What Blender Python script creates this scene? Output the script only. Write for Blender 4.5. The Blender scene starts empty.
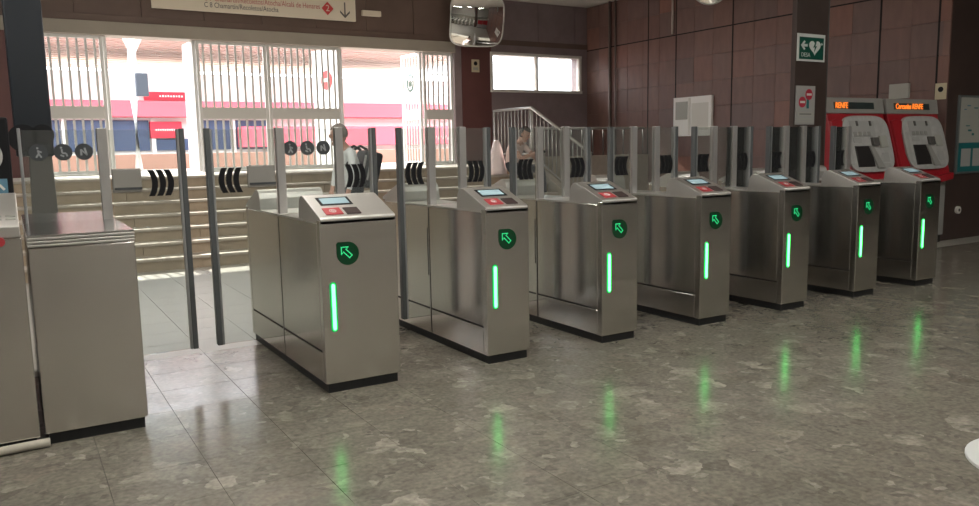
import bpy, bmesh, math, random
from mathutils import Vector, Matrix
random.seed(7)
S = bpy.context.scene
COL = S.collection
PI = math.pi

# ------------------------------------------------------------------ camera
F, YAW, PIT, ROL = 791.0, 0.5421, 0.1330, -0.0187
CAM = Vector((-1.2463, -4.1881, 1.3686))
fw = Vector((math.sin(YAW)*math.cos(PIT), math.cos(YAW)*math.cos(PIT), -math.sin(PIT)))
r0 = Vector((math.cos(YAW), -math.sin(YAW), 0)); u0 = r0.cross(fw)
rr = r0*math.cos(ROL) + u0*math.sin(ROL); uu = -r0*math.sin(ROL) + u0*math.cos(ROL)
cd = bpy.data.cameras.new('camera'); cd.sensor_width = 36; cd.lens = F/979*36; cd.clip_start = .02; cd.clip_end = 300
cam = bpy.data.objects.new('camera', cd); COL.objects.link(cam)
cam.matrix_world = Matrix(((rr.x, uu.x, -fw.x, CAM.x), (rr.y, uu.y, -fw.y, CAM.y), (rr.z, uu.z, -fw.z, CAM.z), (0, 0, 0, 1)))
S.camera = cam

# ------------------------------------------------------------------ world, sun, exposure
w = bpy.data.worlds.new('sky'); S.world = w; w.use_nodes = True
bg = w.node_tree.nodes['Background']; bg.inputs[0].default_value = (.90, .95, 1, 1); bg.inputs[1].default_value = 5.5
sd = bpy.data.lights.new('sun', 'SUN'); sd.energy = 10.0; sd.angle = .012; sd.color = (1, .93, .82)
so = bpy.data.objects.new('sun', sd); COL.objects.link(so)
so.rotation_euler = Vector((.10, -1, -.69)).to_track_quat('-Z', 'Y').to_euler()
S.view_settings.view_transform = 'Standard'; S.view_settings.look = 'None'
S.view_settings.exposure = 0.6; S.view_settings.gamma = 1; S.view_settings.use_curve_mapping = False
FILL_POWER = 120.0  # strength of the added fill lamps

# ------------------------------------------------------------------ materials
MATS = {}
def nt(name):
    m = bpy.data.materials.new(name); m.use_nodes = True
    b = m.node_tree.nodes['Principled BSDF']; MATS[name] = m
    return m, m.node_tree, b
def mat(name, col, rough=.5, metal=0, emit=None, es=0, noise=0, nscale=8, spec=.5, bump=0, stretch=(1, 1, 1), wear=.0):
    m, t, b = nt(name)
    b.inputs['Base Color'].default_value = (*col, 1); b.inputs['Roughness'].default_value = rough
    b.inputs['Metallic'].default_value = metal; b.inputs['Specular IOR Level'].default_value = spec
    if emit: b.inputs['Emission Color'].default_value = (*emit, 1); b.inputs['Emission Strength'].default_value = es
    if noise or bump:
        g = t.nodes.new('ShaderNodeNewGeometry'); mp = t.nodes.new('ShaderNodeMapping'); n = t.nodes.new('ShaderNodeTexNoise')
        mp.inputs['Scale'].default_value = stretch; n.inputs['Scale'].default_value = nscale; n.inputs['Detail'].default_value = 4
        t.links.new(g.outputs['Position'], mp.inputs[0]); t.links.new(mp.outputs[0], n.inputs[0])
        if noise:
            x = t.nodes.new('ShaderNodeMix'); x.data_type = 'RGBA'
            x.inputs[6].default_value = (*[c*(1-noise) for c in col], 1); x.inputs[7].default_value = (*[min(1, c*(1+noise)) for c in col], 1)
            t.links.new(n.outputs[0], x.inputs[0]); t.links.new(x.outputs[2], b.inputs['Base Color'])
        if bump:
            bp = t.nodes.new('ShaderNodeBump'); bp.inputs['Strength'].default_value = bump; bp.inputs['Distance'].default_value = .002
            t.links.new(n.outputs[0], bp.inputs['Height']); t.links.new(bp.outputs[0], b.inputs['Normal'])
    return m
mat('steel', (.72, .70, .67), .19, 1, noise=.06, nscale=3, stretch=(1, 1, .25))
MATS['steel'].node_tree.nodes['Principled BSDF'].inputs['Anisotropic'].default_value = .75
MATS['steel'].node_tree.nodes['Principled BSDF'].inputs['Anisotropic Rotation'].default_value = .25
mat('steel_top', (.64, .625, .60), .46, 1, noise=.05, nscale=5)
mat('steel_mirror', (.60, .61, .60), .2, 1)
mat('steel_post', (.46, .45, .44), .42, .7)
mat('clamp', (.30, .29, .27), .5, .3)
mat('core', (.03, .03, .03), .6)
mat('plinth', (.012, .013, .014), .5)
mat('black', (.010, .010, .012), .6, spec=.2)
mat('rubber', (.085, .092, .096), .45)
mat('edge_light', (.42, .43, .44), .35, .6)
mat('screen', (.30, .42, .46), .2, 0, (.55, .78, .85), .16)
mat('red_reader', (.45, .05, .06), .35)
mat('dark_reader', (.05, .03, .03), .3)
mat('white_print', (.7, .7, .68), .5)
mat('arrow_disc', (.004, .03, .012), .25, 0, (.0, .25, .07), .03)
mat('arrow_dots', (.05, .6, .25), .4, 0, (.02, .85, .28), .55)
mat('led', (.6, 1, .8), .4, 0, (.05, 1.0, .13), 4.6)
mat('led_glow', (.01, .12, .05), .3, 0, (.0, .45, .10), .40)  # painted green bloom around the gate light bars
mat('picto_dark', (.045, .05, .055), .6)
mat('picto_fig', (.30, .32, .33), .6)
mat('grille', (.68, .68, .66), .45, .2)
mat('grille_plate', (.62, .62, .59), .5, .3)
mat('white_leaf', (.85, .86, .86), .6)
mat('rail', (.50, .49, .47), .4, .7)
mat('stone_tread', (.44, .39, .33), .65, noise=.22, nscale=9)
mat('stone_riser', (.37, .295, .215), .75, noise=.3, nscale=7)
mat('landing', (.42, .37, .33), .7, noise=.2, nscale=6)
mat('salmon', (.36, .20, .15), .75, noise=.15, nscale=5)
mat('lintel', (.36, .33, .28), .6, noise=.1, nscale=4)
mat('brown_panel', (0.142, 0.097, 0.081), .5, noise=.2, nscale=3)
mat('slate_wall', (0.240, 0.189, 0.199), .45, noise=.22, nscale=4)
mat('maroon_wall', (0.128, 0.051, 0.048), .5, noise=.2, nscale=3)
mat('dark_wall', (0.063, 0.042, 0.036), .4, noise=.25, nscale=5)
mat('joint', (.09, .062, .056), .8)
mat('heavy_joint', (.012, .009, .009), .8)
mat('plaster', (.62, .60, .56), .8)
mat('side_wall', (.46, .44, .41), .8)
mat('white_frame', (.72, .70, .66), .5)
mat('fill_lamp_white', (.9, .9, .88), .5, 0, (1, .96, .88), FILL_POWER*.4)  # glowing face of the fill lamps added to brighten the hall
mat('cream', (.78, .72, .60), .55)
mat('sign_red', (.62, .06, .06), .5)
mat('sign_redtext', (.50, .16, .14), .5)
mat('sign_grey', (.14, .13, .12), .5)
mat('aed_green', (.0, .085, .055), .4)
mat('aed_white', (.75, .78, .76), .4)
mat('sign_board', (.40, .40, .39), .5)
mat('board_line', (.12, .12, .12), .5)
mat('prohib_red', (.50, .03, .06), .4)
mat('paper', (.72, .70, .65), .5)
mat('paper_grey', (.42, .42, .38), .5)
mat('foil', (.92, .91, .88), .25, .0, bump=1.0, nscale=26)
mat('notice', (.62, .55, .38), .6)
mat('teal', (.015, .16, .17), .5)
mat('poster_blue', (.10, .22, .30), .5)
mat('frame_grey', (.20, .22, .22), .4, .5)
mat('mirror', (.80, .80, .78), .02, 1)
mat('mirror_rim', (.60, .60, .58), .4)
mat('machine_grey', (0.310, 0.305, 0.287), .45)
mat('machine_red', (0.378, 0.017, 0.026), .35)
mat('machine_panel', (0.453, 0.453, 0.440), .4, noise=.25, nscale=14)
mat('machine_dark', (.025, .022, .022), .4)
mat('machine_edge', (.10, .095, .09), .5)
mat('amber', (.4, .1, .0), .5, 0, (1, .22, .03), .8)
mat('led_back', (.03, .045, .045), .4)
mat('navy', (.004, .008, .014), .4)
mat('totem_grey', (0.084, 0.078, 0.072), .5)
mat('skin', (.52, .30, .23), .5)
mat('grey_hair', (.22, .20, .185), .8, noise=.25, nscale=60)
mat('dark_hair', (.06, .045, .04), .7, noise=.3, nscale=60)
mat('white_shirt', (0.792, 0.816, 0.840), .8)
mat('pale_top', (0.810, 0.652, 0.616), .8)
mat('pale_pink', (.86, .76, .77), .8)
mat('dark_trousers', (.035, .042, .055), .8)
mat('bag_black', (.02, .024, .03), .6)
mat('shoe', (.10, .09, .09), .6)
mat('red_far', (.62, .03, .06), .6)
mat('pink_far', (.80, .15, .20), .6)
mat('blue_far', (.05, .08, .16), .3)
mat('white_far', (.85, .85, .84), .7)
mat('canopy', (.66, .52, .47), .8)
mat('pave', (.50, .42, .37), .8, noise=.15, nscale=2)
mat('grey_box', (.06, .075, .10), .5)
mat('cable', (.45, .42, .36), .6, noise=.2, nscale=30)
mat('disc_white', (.62, .63, .64), .4)
mat('pipe', (.20, .16, .15), .45, .3)
mat('pipe_light', (.55, .50, .46), .45, .3)

def glass_mat(name, tint, diff, gl=.0, rough=0.0):
    m = bpy.data.materials.new(name); m.use_nodes = True; t = m.node_tree; t.nodes.clear(); MATS[name] = m
    o = t.nodes.new('ShaderNodeOutputMaterial'); tr = t.nodes.new('ShaderNodeBsdfTransparent'); tr.inputs[0].default_value = (*tint, 1)
    g = t.nodes.new('ShaderNodeBsdfGlossy'); g.inputs['Roughness'].default_value = rough
    d = t.nodes.new('ShaderNodeBsdfDiffuse'); d.inputs[0].default_value = (.7, .72, .7, 1)
    fr = t.nodes.new('ShaderNodeFresnel'); fr.inputs[0].default_value = 1.35
    m1 = t.nodes.new('ShaderNodeMixShader'); m1.inputs[0].default_value = diff
    m2 = t.nodes.new('ShaderNodeMixShader')
    t.links.new(tr.outputs[0], m1.inputs[1]); t.links.new(d.outputs[0], m1.inputs[2])
    t.links.new(fr.outputs[0], m2.inputs[0]); t.links.new(m1.outputs[0], m2.inputs[1]); t.links.new(g.outputs[0], m2.inputs[2])
    t.links.new(m2.outputs[0], o.inputs[0]); return m
glass_mat('glass', (.90, .925, .91), .05)
glass_mat('window_glass', (.97, .98, .98), .12)

def tile_wall_mat():
    m, t, b = nt('wall_tile')
    oi = t.nodes.new('ShaderNodeObjectInfo'); cr = t.nodes.new('ShaderNodeValToRGB'); cr.color_ramp.interpolation = 'LINEAR'
    st = [(0, (0.190, 0.111, 0.097)), (0.25, (0.223, 0.127, 0.109)), (0.5, (0.183, 0.119, 0.109)), (0.65, (0.243, 0.136, 0.111)), (0.82, (0.205, 0.129, 0.116)), (0.94, (0.273, 0.129, 0.097)), (1, (0.157, 0.111, 0.106))]
    e = cr.color_ramp.elements
    e[0].position = 0; e[0].color = (*st[0][1], 1); e[1].position = 1; e[1].color = (*st[-1][1], 1)
    for p, c in st[1:-1]:
        k = e.new(p); k.color = (*c, 1)
    g = t.nodes.new('ShaderNodeNewGeometry'); n = t.nodes.new('ShaderNodeTexNoise'); n.inputs['Scale'].default_value = 5; n.inputs['Detail'].default_value = 5
    mp = t.nodes.new('ShaderNodeMapping'); mp.inputs['Scale'].default_value = (1, 2.2, .6)
    x = t.nodes.new('ShaderNodeMix'); x.data_type = 'RGBA'; x.blend_type = 'MULTIPLY'; x.inputs[0].default_value = .55
    r2 = t.nodes.new('ShaderNodeValToRGB'); r2.color_ramp.elements[0].color = (.45, .45, .47, 1); r2.color_ramp.elements[1].color = (1.25, 1.2, 1.15, 1)
    t.links.new(oi.outputs['Random'], cr.inputs[0]); t.links.new(g.outputs['Position'], mp.inputs[0]); t.links.new(mp.outputs[0], n.inputs[0])
    t.links.new(n.outputs[0], r2.inputs[0]); t.links.new(cr.outputs[0], x.inputs[6]); t.links.new(r2.outputs[0], x.inputs[7])
    t.links.new(x.outputs[2], b.inputs['Base Color']); b.inputs['Roughness'].default_value = .42
tile_wall_mat()

def terrazzo():
    m, t, b = nt('terrazzo'); L = t.links.new; N = t.nodes.new
    g = N('ShaderNodeNewGeometry'); oi = N('ShaderNodeObjectInfo')
    # each cast tile has its own patch of stones: shift the pattern a little from tile to tile
    sc = N('ShaderNodeVectorMath'); sc.operation = 'SCALE'; sc.inputs['Scale'].default_value = .0
    ad = N('ShaderNodeVectorMath'); ad.operation = 'ADD'
    L(oi.outputs['Location'], sc.inputs[0]); L(g.outputs['Position'], ad.inputs[0]); L(sc.outputs[0], ad.inputs[1])
    nz = N('ShaderNodeTexNoise'); nz.inputs['Scale'].default_value = 9; nz.inputs['Detail'].default_value = 7; L(ad.outputs[0], nz.inputs[0])
    v3 = N('ShaderNodeVectorMath'); v3.operation = 'SCALE'; v3.inputs['Scale'].default_value = .13; L(nz.outputs['Color'], v3.inputs[0])
    a2 = N('ShaderNodeVectorMath'); a2.operation = 'ADD'; L(ad.outputs[0], a2.inputs[0]); L(v3.outputs[0], a2.inputs[1])
    def vor(s, feat='F1'):
        v = N('ShaderNodeTexVoronoi'); v.inputs['Scale'].default_value = s; v.feature = feat; L(a2.outputs[0], v.inputs['Vector']); return v
    def ramp(stops, interp='LINEAR'):
        r = N('ShaderNodeValToRGB'); r.color_ramp.interpolation = interp; e = r.color_ramp.elements
        e[0].position, e[0].color = stops[0][0], (*stops[0][1], 1); e[1].position, e[1].color = stops[-1][0], (*stops[-1][1], 1)
        for p, c in stops[1:-1]:
            k = e.new(p); k.color = (*c, 1)
        return r
    def sep(v):
        q = N('ShaderNodeSeparateColor'); L(v.outputs['Color'], q.inputs[0]); return q
    def mixc(fac, a, b, mode='MIX'):
        q = N('ShaderNodeMix'); q.data_type = 'RGBA'; q.blend_type = mode
        if isinstance(fac, (int, float)): q.inputs[0].default_value = fac
        else: L(fac, q.inputs[0])
        L(a, q.inputs[6]); L(b, q.inputs[7]); return q.outputs[2]
    big = ramp([(0, (.150, .138, .112)), (.25, (.178, .163, .135)), (.5, (.205, .188, .158)), (.72, (.182, .170, .142)), (.88, (.225, .190, .160)), (1, (.255, .235, .20))]); L(sep(vor(4.2)).outputs[0], big.inputs[0])
    mid = ramp([(0, (.120, .113, .095)), (.22, (.175, .163, .136)), (.7, (.20, .183, .152)), (.86, (.235, .212, .178)), (.93, (.29, .27, .23)), (1, (.36, .335, .29))]); L(sep(vor(8.5)).outputs[1], mid.inputs[0])
    fin = ramp([(0, (.125, .118, .10)), (.5, (.19, .175, .147)), (.9, (.212, .195, .164)), (1, (.33, .31, .27))]); L(sep(vor(24.0)).outputs[2], fin.inputs[0])
    n2 = N('ShaderNodeTexNoise'); n2.inputs['Scale'].default_value = 4.5; n2.inputs['Detail'].default_value = 6; L(ad.outputs[0], n2.inputs[0])
    r3 = ramp([(.40, (.15, .15, .15)), (.60, (.9, .9, .9))]); L(n2.outputs[0], r3.inputs[0])
    bm_ = mixc(r3.outputs[0], big.outputs[0], mid.outputs[0])
    n5 = N('ShaderNodeTexNoise'); n5.inputs['Scale'].default_value = 9; n5.inputs['Detail'].default_value = 5; L(a2.outputs[0], n5.inputs[0])
    r5 = ramp([(.46, (0, 0, 0)), (.60, (.8, .8, .8))]); L(n5.outputs[0], r5.inputs[0])
    y = N('ShaderNodeMix'); y.data_type = 'RGBA'; L(r5.outputs[0], y.inputs[0]); L(bm_, y.inputs[6]); L(fin.outputs[0], y.inputs[7])
    n4 = N('ShaderNodeTexNoise'); n4.inputs['Scale'].default_value = 40; n4.inputs['Detail'].default_value = 4; L(ad.outputs[0], n4.inputs[0])
    r4 = ramp([(.3, (.78, .78, .78)), (.7, (1.2, 1.2, 1.2))]); L(n4.outputs[0], r4.inputs[0])
    z = N('ShaderNodeMix'); z.data_type = 'RGBA'; z.blend_type = 'MULTIPLY'; z.inputs[0].default_value = 1; L(y.outputs[2], z.inputs[6]); L(r4.outputs[0], z.inputs[7])
    L(z.outputs[2], b.inputs['Base Color'])
    n3 = N('ShaderNodeTexNoise'); n3.inputs['Scale'].default_value = 4; L(ad.outputs[0], n3.inputs[0])
    mr = N('ShaderNodeMapRange'); mr.inputs['To Min'].default_value = .13; mr.inputs['To Max'].default_value = .26; L(n3.outputs[0], mr.inputs[0])
    L(mr.outputs[0], b.inputs['Roughness']); b.inputs['Specular IOR Level'].default_value = .55
terrazzo()
mat('glare_tile', (.36, .345, .315), .32, noise=.12, nscale=5)  # daylight glare on the floor past the gates, put into the tile colour
mat('grout', (.12, .11, .092), .6)

# ------------------------------------------------------------------ mesh helpers
def link(o, parent=None):
    COL.objects.link(o)
    if parent: o.parent = parent
    return o
def mesh(name, bm, m, parent=None, smooth=False, bev=0, seg=2):
    if bev:
        bmesh.ops.remove_doubles(bm, verts=bm.verts, dist=1e-6)
        bmesh.ops.bevel(bm, geom=list(bm.edges), offset=bev, segments=seg, affect='EDGES', profile=.6, clamp_overlap=True)
    bmesh.ops.recalc_face_normals(bm, faces=bm.faces)
    me = bpy.data.meshes.new(name); bm.to_mesh(me); bm.free()
    for k in (m if isinstance(m, (list, tuple)) else [m]): me.materials.append(MATS[k])
    if smooth:
        for p in me.polygons: p.use_smooth = True
    return link(bpy.data.objects.new(name, me), parent)
def box(bm, x0, x1, y0, y1, z0, z1, mi=0):
    v = [bm.verts.new(p) for p in ((x0, y0, z0), (x1, y0, z0), (x1, y1, z0), (x0, y1, z0), (x0, y0, z1), (x1, y0, z1), (x1, y1, z1), (x0, y1, z1))]
    for f in ((3, 2, 1, 0), (4, 5, 6, 7), (0, 1, 5, 4), (1, 2, 6, 5), (2, 3, 7, 6), (3, 0, 4, 7)):
        bm.faces.new([v[i] for i in f]).material_index = mi
def B(name, m, parent, *a, bev=0, seg=2):
    bm = bmesh.new(); box(bm, *a); return mesh(name, bm, m, parent, bev=bev, seg=seg)
def prism(bm, pts, axis, a, b, mi=0, fn=None):
    """pts: 2D outline; extruded between a and b along axis (the two other axes keep their order)"""
    def P(p, d):
        q = {'X': (d, p[0], p[1]), 'Y': (p[0], d, p[1]), 'Z': (p[0], p[1], d)}[axis]
        return fn(q) if fn else q
    A = [bm.verts.new(P(p, a)) for p in pts]; Bv = [bm.verts.new(P(p, b)) for p in pts]
    n = len(pts)
    bm.faces.new(A).material_index = mi; bm.faces.new(Bv[::-1]).material_index = mi
    for i in range(n): bm.faces.new((A[i], Bv[i], Bv[(i+1) % n], A[(i+1) % n])).material_index = mi
def tube(bm, pts, r, n=10, closed=False, mi=0):
    pts = [Vector(p) for p in pts]; rings = []
    for i, p in enumerate(pts):
        d = (pts[min(i+1, len(pts)-1)] - pts[max(i-1, 0)]).normalized()
        a = d.cross(Vector((0, 0, 1)));
        if a.length < 1e-3: a = d.cross(Vector((1, 0, 0)))
        a.normalize(); b = d.cross(a)
        rad = r[i] if isinstance(r, (list, tuple)) else r
        rings.append([bm.verts.new(p + (a*math.cos(2*PI*k/n) + b*math.sin(2*PI*k/n))*rad) for k in range(n)])
    for i in range(len(rings)-1):
        for k in range(n): bm.faces.new((rings[i][k], rings[i][(k+1) % n], rings[i+1][(k+1) % n], rings[i+1][k])).material_index = mi
    bm.faces.new(rings[0][::-1]).material_index = mi; bm.faces.new(rings[-1]).material_index = mi
def disc(bm, c, r, y0, y1, n=28, mi=0, rz=None):
    prism(bm, [(c[0]+r*math.cos(2*PI*k/n), c[1]+(rz or r)*math.sin(2*PI*k/n)) for k in range(n)], 'Y', y0, y1, mi)
def empty(name, loc=(0, 0, 0), rz=0):
    o = bpy.data.objects.new(name, None); o.location = loc; o.rotation_euler.z = rz; o.empty_display_size = .1; return link(o)
def tag(o, label, cat, group=None):
    o['label'] = label; o['category'] = cat
    if group: o['group'] = group
    return o
def struct(o, label=None):
    o['kind'] = 'structure'
    if label: o['label'] = label
    return o
def copy_tree(o, parent=None):
    c = o.copy(); link(c, parent)
    for ch in o.children: copy_tree(ch, c)
    return c
def text(name, s, size, m, parent, loc, rot=(PI/2, 0, 0), align='LEFT', depth=.001, sx=1, bold=0):
    cu = bpy.data.curves.new(name, 'FONT'); cu.body = s; cu.size = size; cu.align_x = align; cu.align_y = 'CENTER'; cu.extrude = depth; cu.offset = bold
    cu.resolution_u = 3
    t = bpy.data.objects.new(name, cu); COL.objects.link(t)
    me = bpy.data.meshes.new_from_object(t.evaluated_get(bpy.context.evaluated_depsgraph_get()))
    bpy.data.objects.remove(t); me.materials.clear(); me.materials.append(MATS[m])
    o = bpy.data.objects.new(name, me); o.location = loc; o.rotation_euler = rot; o.scale = (sx, 1, 1); return link(o, parent)

# ================================================================== STRUCTURE
YB, XR, ZC = 9.35, 9.4, 4.22          # back wall, right wall, ceiling
XL, YR = -7.0, -9.0                   # left wall and the wall behind the viewer
# ---- floor: 40 cm terrazzo tiles with real joints
fl = struct(B('floor', 'grout', None, XL-.2, 16, YR-.2, YB, -.12, -.004), 'polished grey beige terrazzo station floor of square tiles')
T = .4; GX, GY = -.6, 1.0
bm = bmesh.new(); h = T/2-.0007; c = .0010
prism(bm, [(-h, -h), (h, -h), (h, h), (-h, h)], 'Z', -.03, -.002)
v = [bm.verts.new(p) for p in ((-h, -h, -.002), (h, -h, -.002), (h, h, -.002), (-h, h, -.002), (-h+c, -h+c, 0), (h-c, -h+c, 0), (h-c, h-c, 0), (-h+c, h-c, 0))]
bm.faces.new(v[4:])
for i in range(4): bm.faces.new((v[i], v[(i+1) % 4], v[4+(i+1) % 4], v[4+i]))
tm0 = mesh('tile', bm, 'terrazzo', fl); tile_me = tm0.data
spots = []
for i in range(-17, 42):
    for j in range(-26, 12):
        x, y = GX+T*(i+.5), GY+T*(j+.5)
        if x > 9.4 and y > 1.75: continue
        d = Vector((x, y, 0))-CAM; z = d.dot(fw)
        vis = False
        if z > .5:
            px = 489.5+F*d.dot(rr)/z; py = 253-F*d.dot(uu)/z; vis = -20 < px < 1000 and 0 < py < 525
        spots.append((0 if vis else 1, d.length, x, y))
spots.sort()
glare_me = tile_me.copy(); glare_me.materials.clear(); glare_me.materials.append(MATS['glare_tile'])  # tile copy with the glare painted in, used past the gates
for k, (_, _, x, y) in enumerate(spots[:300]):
    o = tm0 if k == 0 else link(bpy.data.objects.new('tile', tile_me if y < 1.55 else glare_me), fl)
    o.location = (x, y, 0)
for far in (0, 1):
  bm = bmesh.new()
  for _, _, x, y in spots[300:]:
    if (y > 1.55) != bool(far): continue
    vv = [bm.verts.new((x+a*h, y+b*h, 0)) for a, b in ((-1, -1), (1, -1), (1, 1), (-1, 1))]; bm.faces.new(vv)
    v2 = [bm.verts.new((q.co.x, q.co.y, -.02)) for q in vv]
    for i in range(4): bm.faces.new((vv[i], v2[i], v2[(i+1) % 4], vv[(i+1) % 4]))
  o = mesh('tile_field', bm, 'glare_tile' if far else 'terrazzo', fl); o['kind'] = 'stuff'

ce = struct(B('ceiling', 'plaster', None, XL-.2, 16, YR-.2, YB+.35, ZC, ZC+.2), 'pale plaster ceiling of the hall')
struct(B('wall_left', 'side_wall', None, XL-.2, XL, YR-.2, YB+.3, 0, ZC), 'plain beige wall far left')
# wall behind the viewer
struct(B('wall_rear', 'side_wall', None, XL, 16, YR-.2, YR, 0, ZC), 'plain beige wall behind the viewer')
struct(B('wall_far_right', 'dark_wall', None, 16, 16.2, YR-.2, 1.75, 0, ZC), 'dark wall at the far right end')
# ---- back wall (opening with grilles, high window)
wb = struct(empty('wall_back', (0, YB, 0)), 'brown panelled back wall above the station exit')
O0, O1, ZL = -.95, 6.20, 3.16
B('pier', 'maroon_wall', wb, XL, O0, 0, .3, 0, ZL)
B('header_core', 'joint', wb, XL, XR+.3, .02, .3, ZL+.30, ZC)
B('lintel', 'lintel', wb, XL, O1+.02, -.03, .3, ZL, ZL+.20, bev=.01)
B('lintel_band', 'brown_panel', wb, XL, XR+.3, -.012, .3, ZL+.20, ZL+.30)
k = -7
for i in range(18):
    x0 = -.218+.93*(i-7); x1 = x0+.93
    x0, x1 = max(XL, x0), min(XR+.02, x1)
    if x1 > x0: B('panel', 'brown_panel' if x0 < 5.9 else 'slate_wall', wb, x0+.004, x1-.004, 0, .03, ZL+.302, ZC, bev=.003)
WX0, WX1, WZ0, WZ1 = 7.03, 9.21, 2.49, 3.18
for (a, b, m) in ((O1, 6.36, 'slate_wall'), (6.36, WX0, 'maroon_wall')): B('panel', m, wb, a+.003, b-.003, .0, .3, 0, ZL+.20 if b > O1+.1 else ZL, bev=.003)
B('panel', 'slate_wall', wb, WX0, 8.1, 0, .3, 0, WZ0); B('panel', 'slate_wall', wb, 8.105, XR+.3, 0, .3, 0, WZ0)
B('panel', 'slate_wall', wb, WX1, XR+.3, 0, .3, WZ0, ZL+.2); B('panel', 'slate_wall', wb, WX0, WX1, 0, .3, WZ1, ZL+.2)
win = struct(empty('window_1', (0, YB, 0)), 'long high window glaring white, split by one mullion')
for a in ((WX0-.03, WX1+.03, -.03, .08, WZ1-.015, WZ1+.04), (WX0-.03, WX1+.03, -.05, .08, WZ0-.045, WZ0+.01), (WX0-.03, WX0+.03, -.02, .08, WZ0, WZ1), (WX1-.03, WX1+.03, -.02, .08, WZ0, WZ1), (8.085, 8.135, -.02, .08, WZ0, WZ1)):
    B('window_frame', 'white_frame', win, *a, bev=.006)
for a, b in ((WX0+.03, 8.085), (8.135, WX1-.03)): B('pane', 'window_glass', win, a, b, .03, .04, WZ0+.01, WZ1-.015)
# ---- right wall: square stone tiles on a dark backing, heavy joints every third column
wrt = struct(B('wall_right', 'joint', None, XR+.02, XR+.3, 2.0, YB, 0, ZC), 'right wall of brown and rust stone tiles with dark joints')
bm = bmesh.new(); box(bm, 0, .03, -.2215, .2215, -.219, .219); t0 = mesh('stone_tile', bm, 'wall_tile', wrt, bev=.003, seg=1)
first = True
cols = [6.73-.445*(i+.5) - (.0) for i in range(11)] + [6.73+.445*(i+.5) for i in range(6)]
for ci, yc in enumerate(cols):
    for rj in range(-8, 2):
        zc = 3.334+.44*(rj+.5)
        if zc > ZC-.1: sz = 1
        if yc < 1.9: continue
        o = t0 if first else link(bpy.data.objects.new('stone_tile', t0.data), wrt)
        first = False
        heavy = ci in (0, 3, 6, 9)      # column right after a heavy joint
        o.location = (XR+random.uniform(-.002, .002), yc, zc)
for rj in range(-8, 2): B('stone_tile', 'wall_tile', wrt, XR-.001, XR+.03, 1.752, 1.888, max(0, 3.334+.44*rj)+.002, 3.334+.44*(rj+1)-.002)
B('strip', 'heavy_joint', wrt, XR-.004, XR+.02, 1.75, YB, 3.325, 3.345)
for yy in (8.57, 7.47, 6.73, 5.40, 4.06, 2.73, 1.90): B('strip', 'heavy_joint', wrt, XR-.004, XR+.02, yy-.013, yy+.013, 0, ZC)
bm = bmesh.new(); tube(bm, [(XR-.036, 8.57, 0.0), (XR-.036, 8.57, ZC)], .028); tube(bm, [(XR-.030, 8.40, 0.0), (XR-.030, 8.40, ZC)], .018)
o = mesh('conduit_pair', bm, 'pipe', None, True); tag(o, 'pair of thin dark conduits running up the tiled right wall', 'conduit')
bm = bmesh.new(); tube(bm, [(XR-.030, 6.80, 3.36), (XR-.030, 6.80, ZC)], .02); o = mesh('pipe', bm, 'pipe_light', None, True); tag(o, 'short pale pipe coming down the tiled wall from ceiling', 'pipe')
# ---- dark wall to the right (poster wall)
struct(B('wall_front_right', 'dark_wall', None, XR+.03, 16, 1.75, 1.995, 0, ZC), 'dark brown wall at the right edge behind the poster')

# ---- staircase up to the exit
st = struct(empty('staircase', (0, 5.65, 0)), 'wide stone steps rising to the exit grilles')
RH, RT = .15, .30; SX0, SX1 = -4.0, 6.6
for k in range(1, 8):
    y0 = RT*(k-1)
    x = SX0
    while x < SX1-.01:
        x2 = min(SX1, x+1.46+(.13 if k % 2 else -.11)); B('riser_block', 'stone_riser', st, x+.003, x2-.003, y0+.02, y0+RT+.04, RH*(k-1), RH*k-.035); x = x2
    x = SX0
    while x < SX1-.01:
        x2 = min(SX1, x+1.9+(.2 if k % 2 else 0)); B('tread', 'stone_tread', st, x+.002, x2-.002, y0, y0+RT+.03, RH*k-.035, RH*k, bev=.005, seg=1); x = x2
struct(B('landing', 'landing', None, -4.0, XR, 7.62, YB+.6, .6, 1.05), 'stone landing at the head of the steps')
struct(B('landing_side', 'stone_tread', None, 6.62, XR, 7.45, 7.62, 0, 1.18), 'pale stone parapet beside the steps')
# stringer
bm = bmesh.new(); prism(bm, [(5.45, 0), (5.45, .12), (5.65, .24), (7.45, 1.14), (7.62, 1.14), (7.62, 0)], 'X', 6.60, 6.74)
struct(mesh('stair_stringer', bm, 'stone_tread', None, bev=.008), 'sloping stone kerb along the right side of steps')

# ---- outside: paving, far kerb, shop front, canopy
struct(B('ground_outside', 'pave', None, -30, 60, YB+.6, 60, .85, 1.045), 'sunlit paving outside the exit')

# ---- fill lamps added on the hall ceiling, out of view
for i, (x, y) in enumerate(((.6, -5.5), (-3.2, -1.2), (.6, -1.2), (4.2, -3.4), (.8, 3.6), (-2.6, 2.8), (8.2, -2.6))):
    t = empty('fill_lamp', (x, y, ZC)); tag(t, 'long white fill lamp added on the hall ceiling, %s' % ('over the rear middle floor', 'over the floor left of the viewer', 'over the floor before the gates', 'over the right floor', 'over the passages behind the gates', 'over the passage by the dark totem', 'before the red machines')[i], 'lamp', 'added fill lamps')
    B('fill_lamp_housing', 'white_frame', t, -.75, .75, -.16, .16, -.07, 0, bev=.01); B('fill_lamp_diffuser', 'fill_lamp_white', t, -.70, .70, -.12, .12, -.085, -.069)

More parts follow.
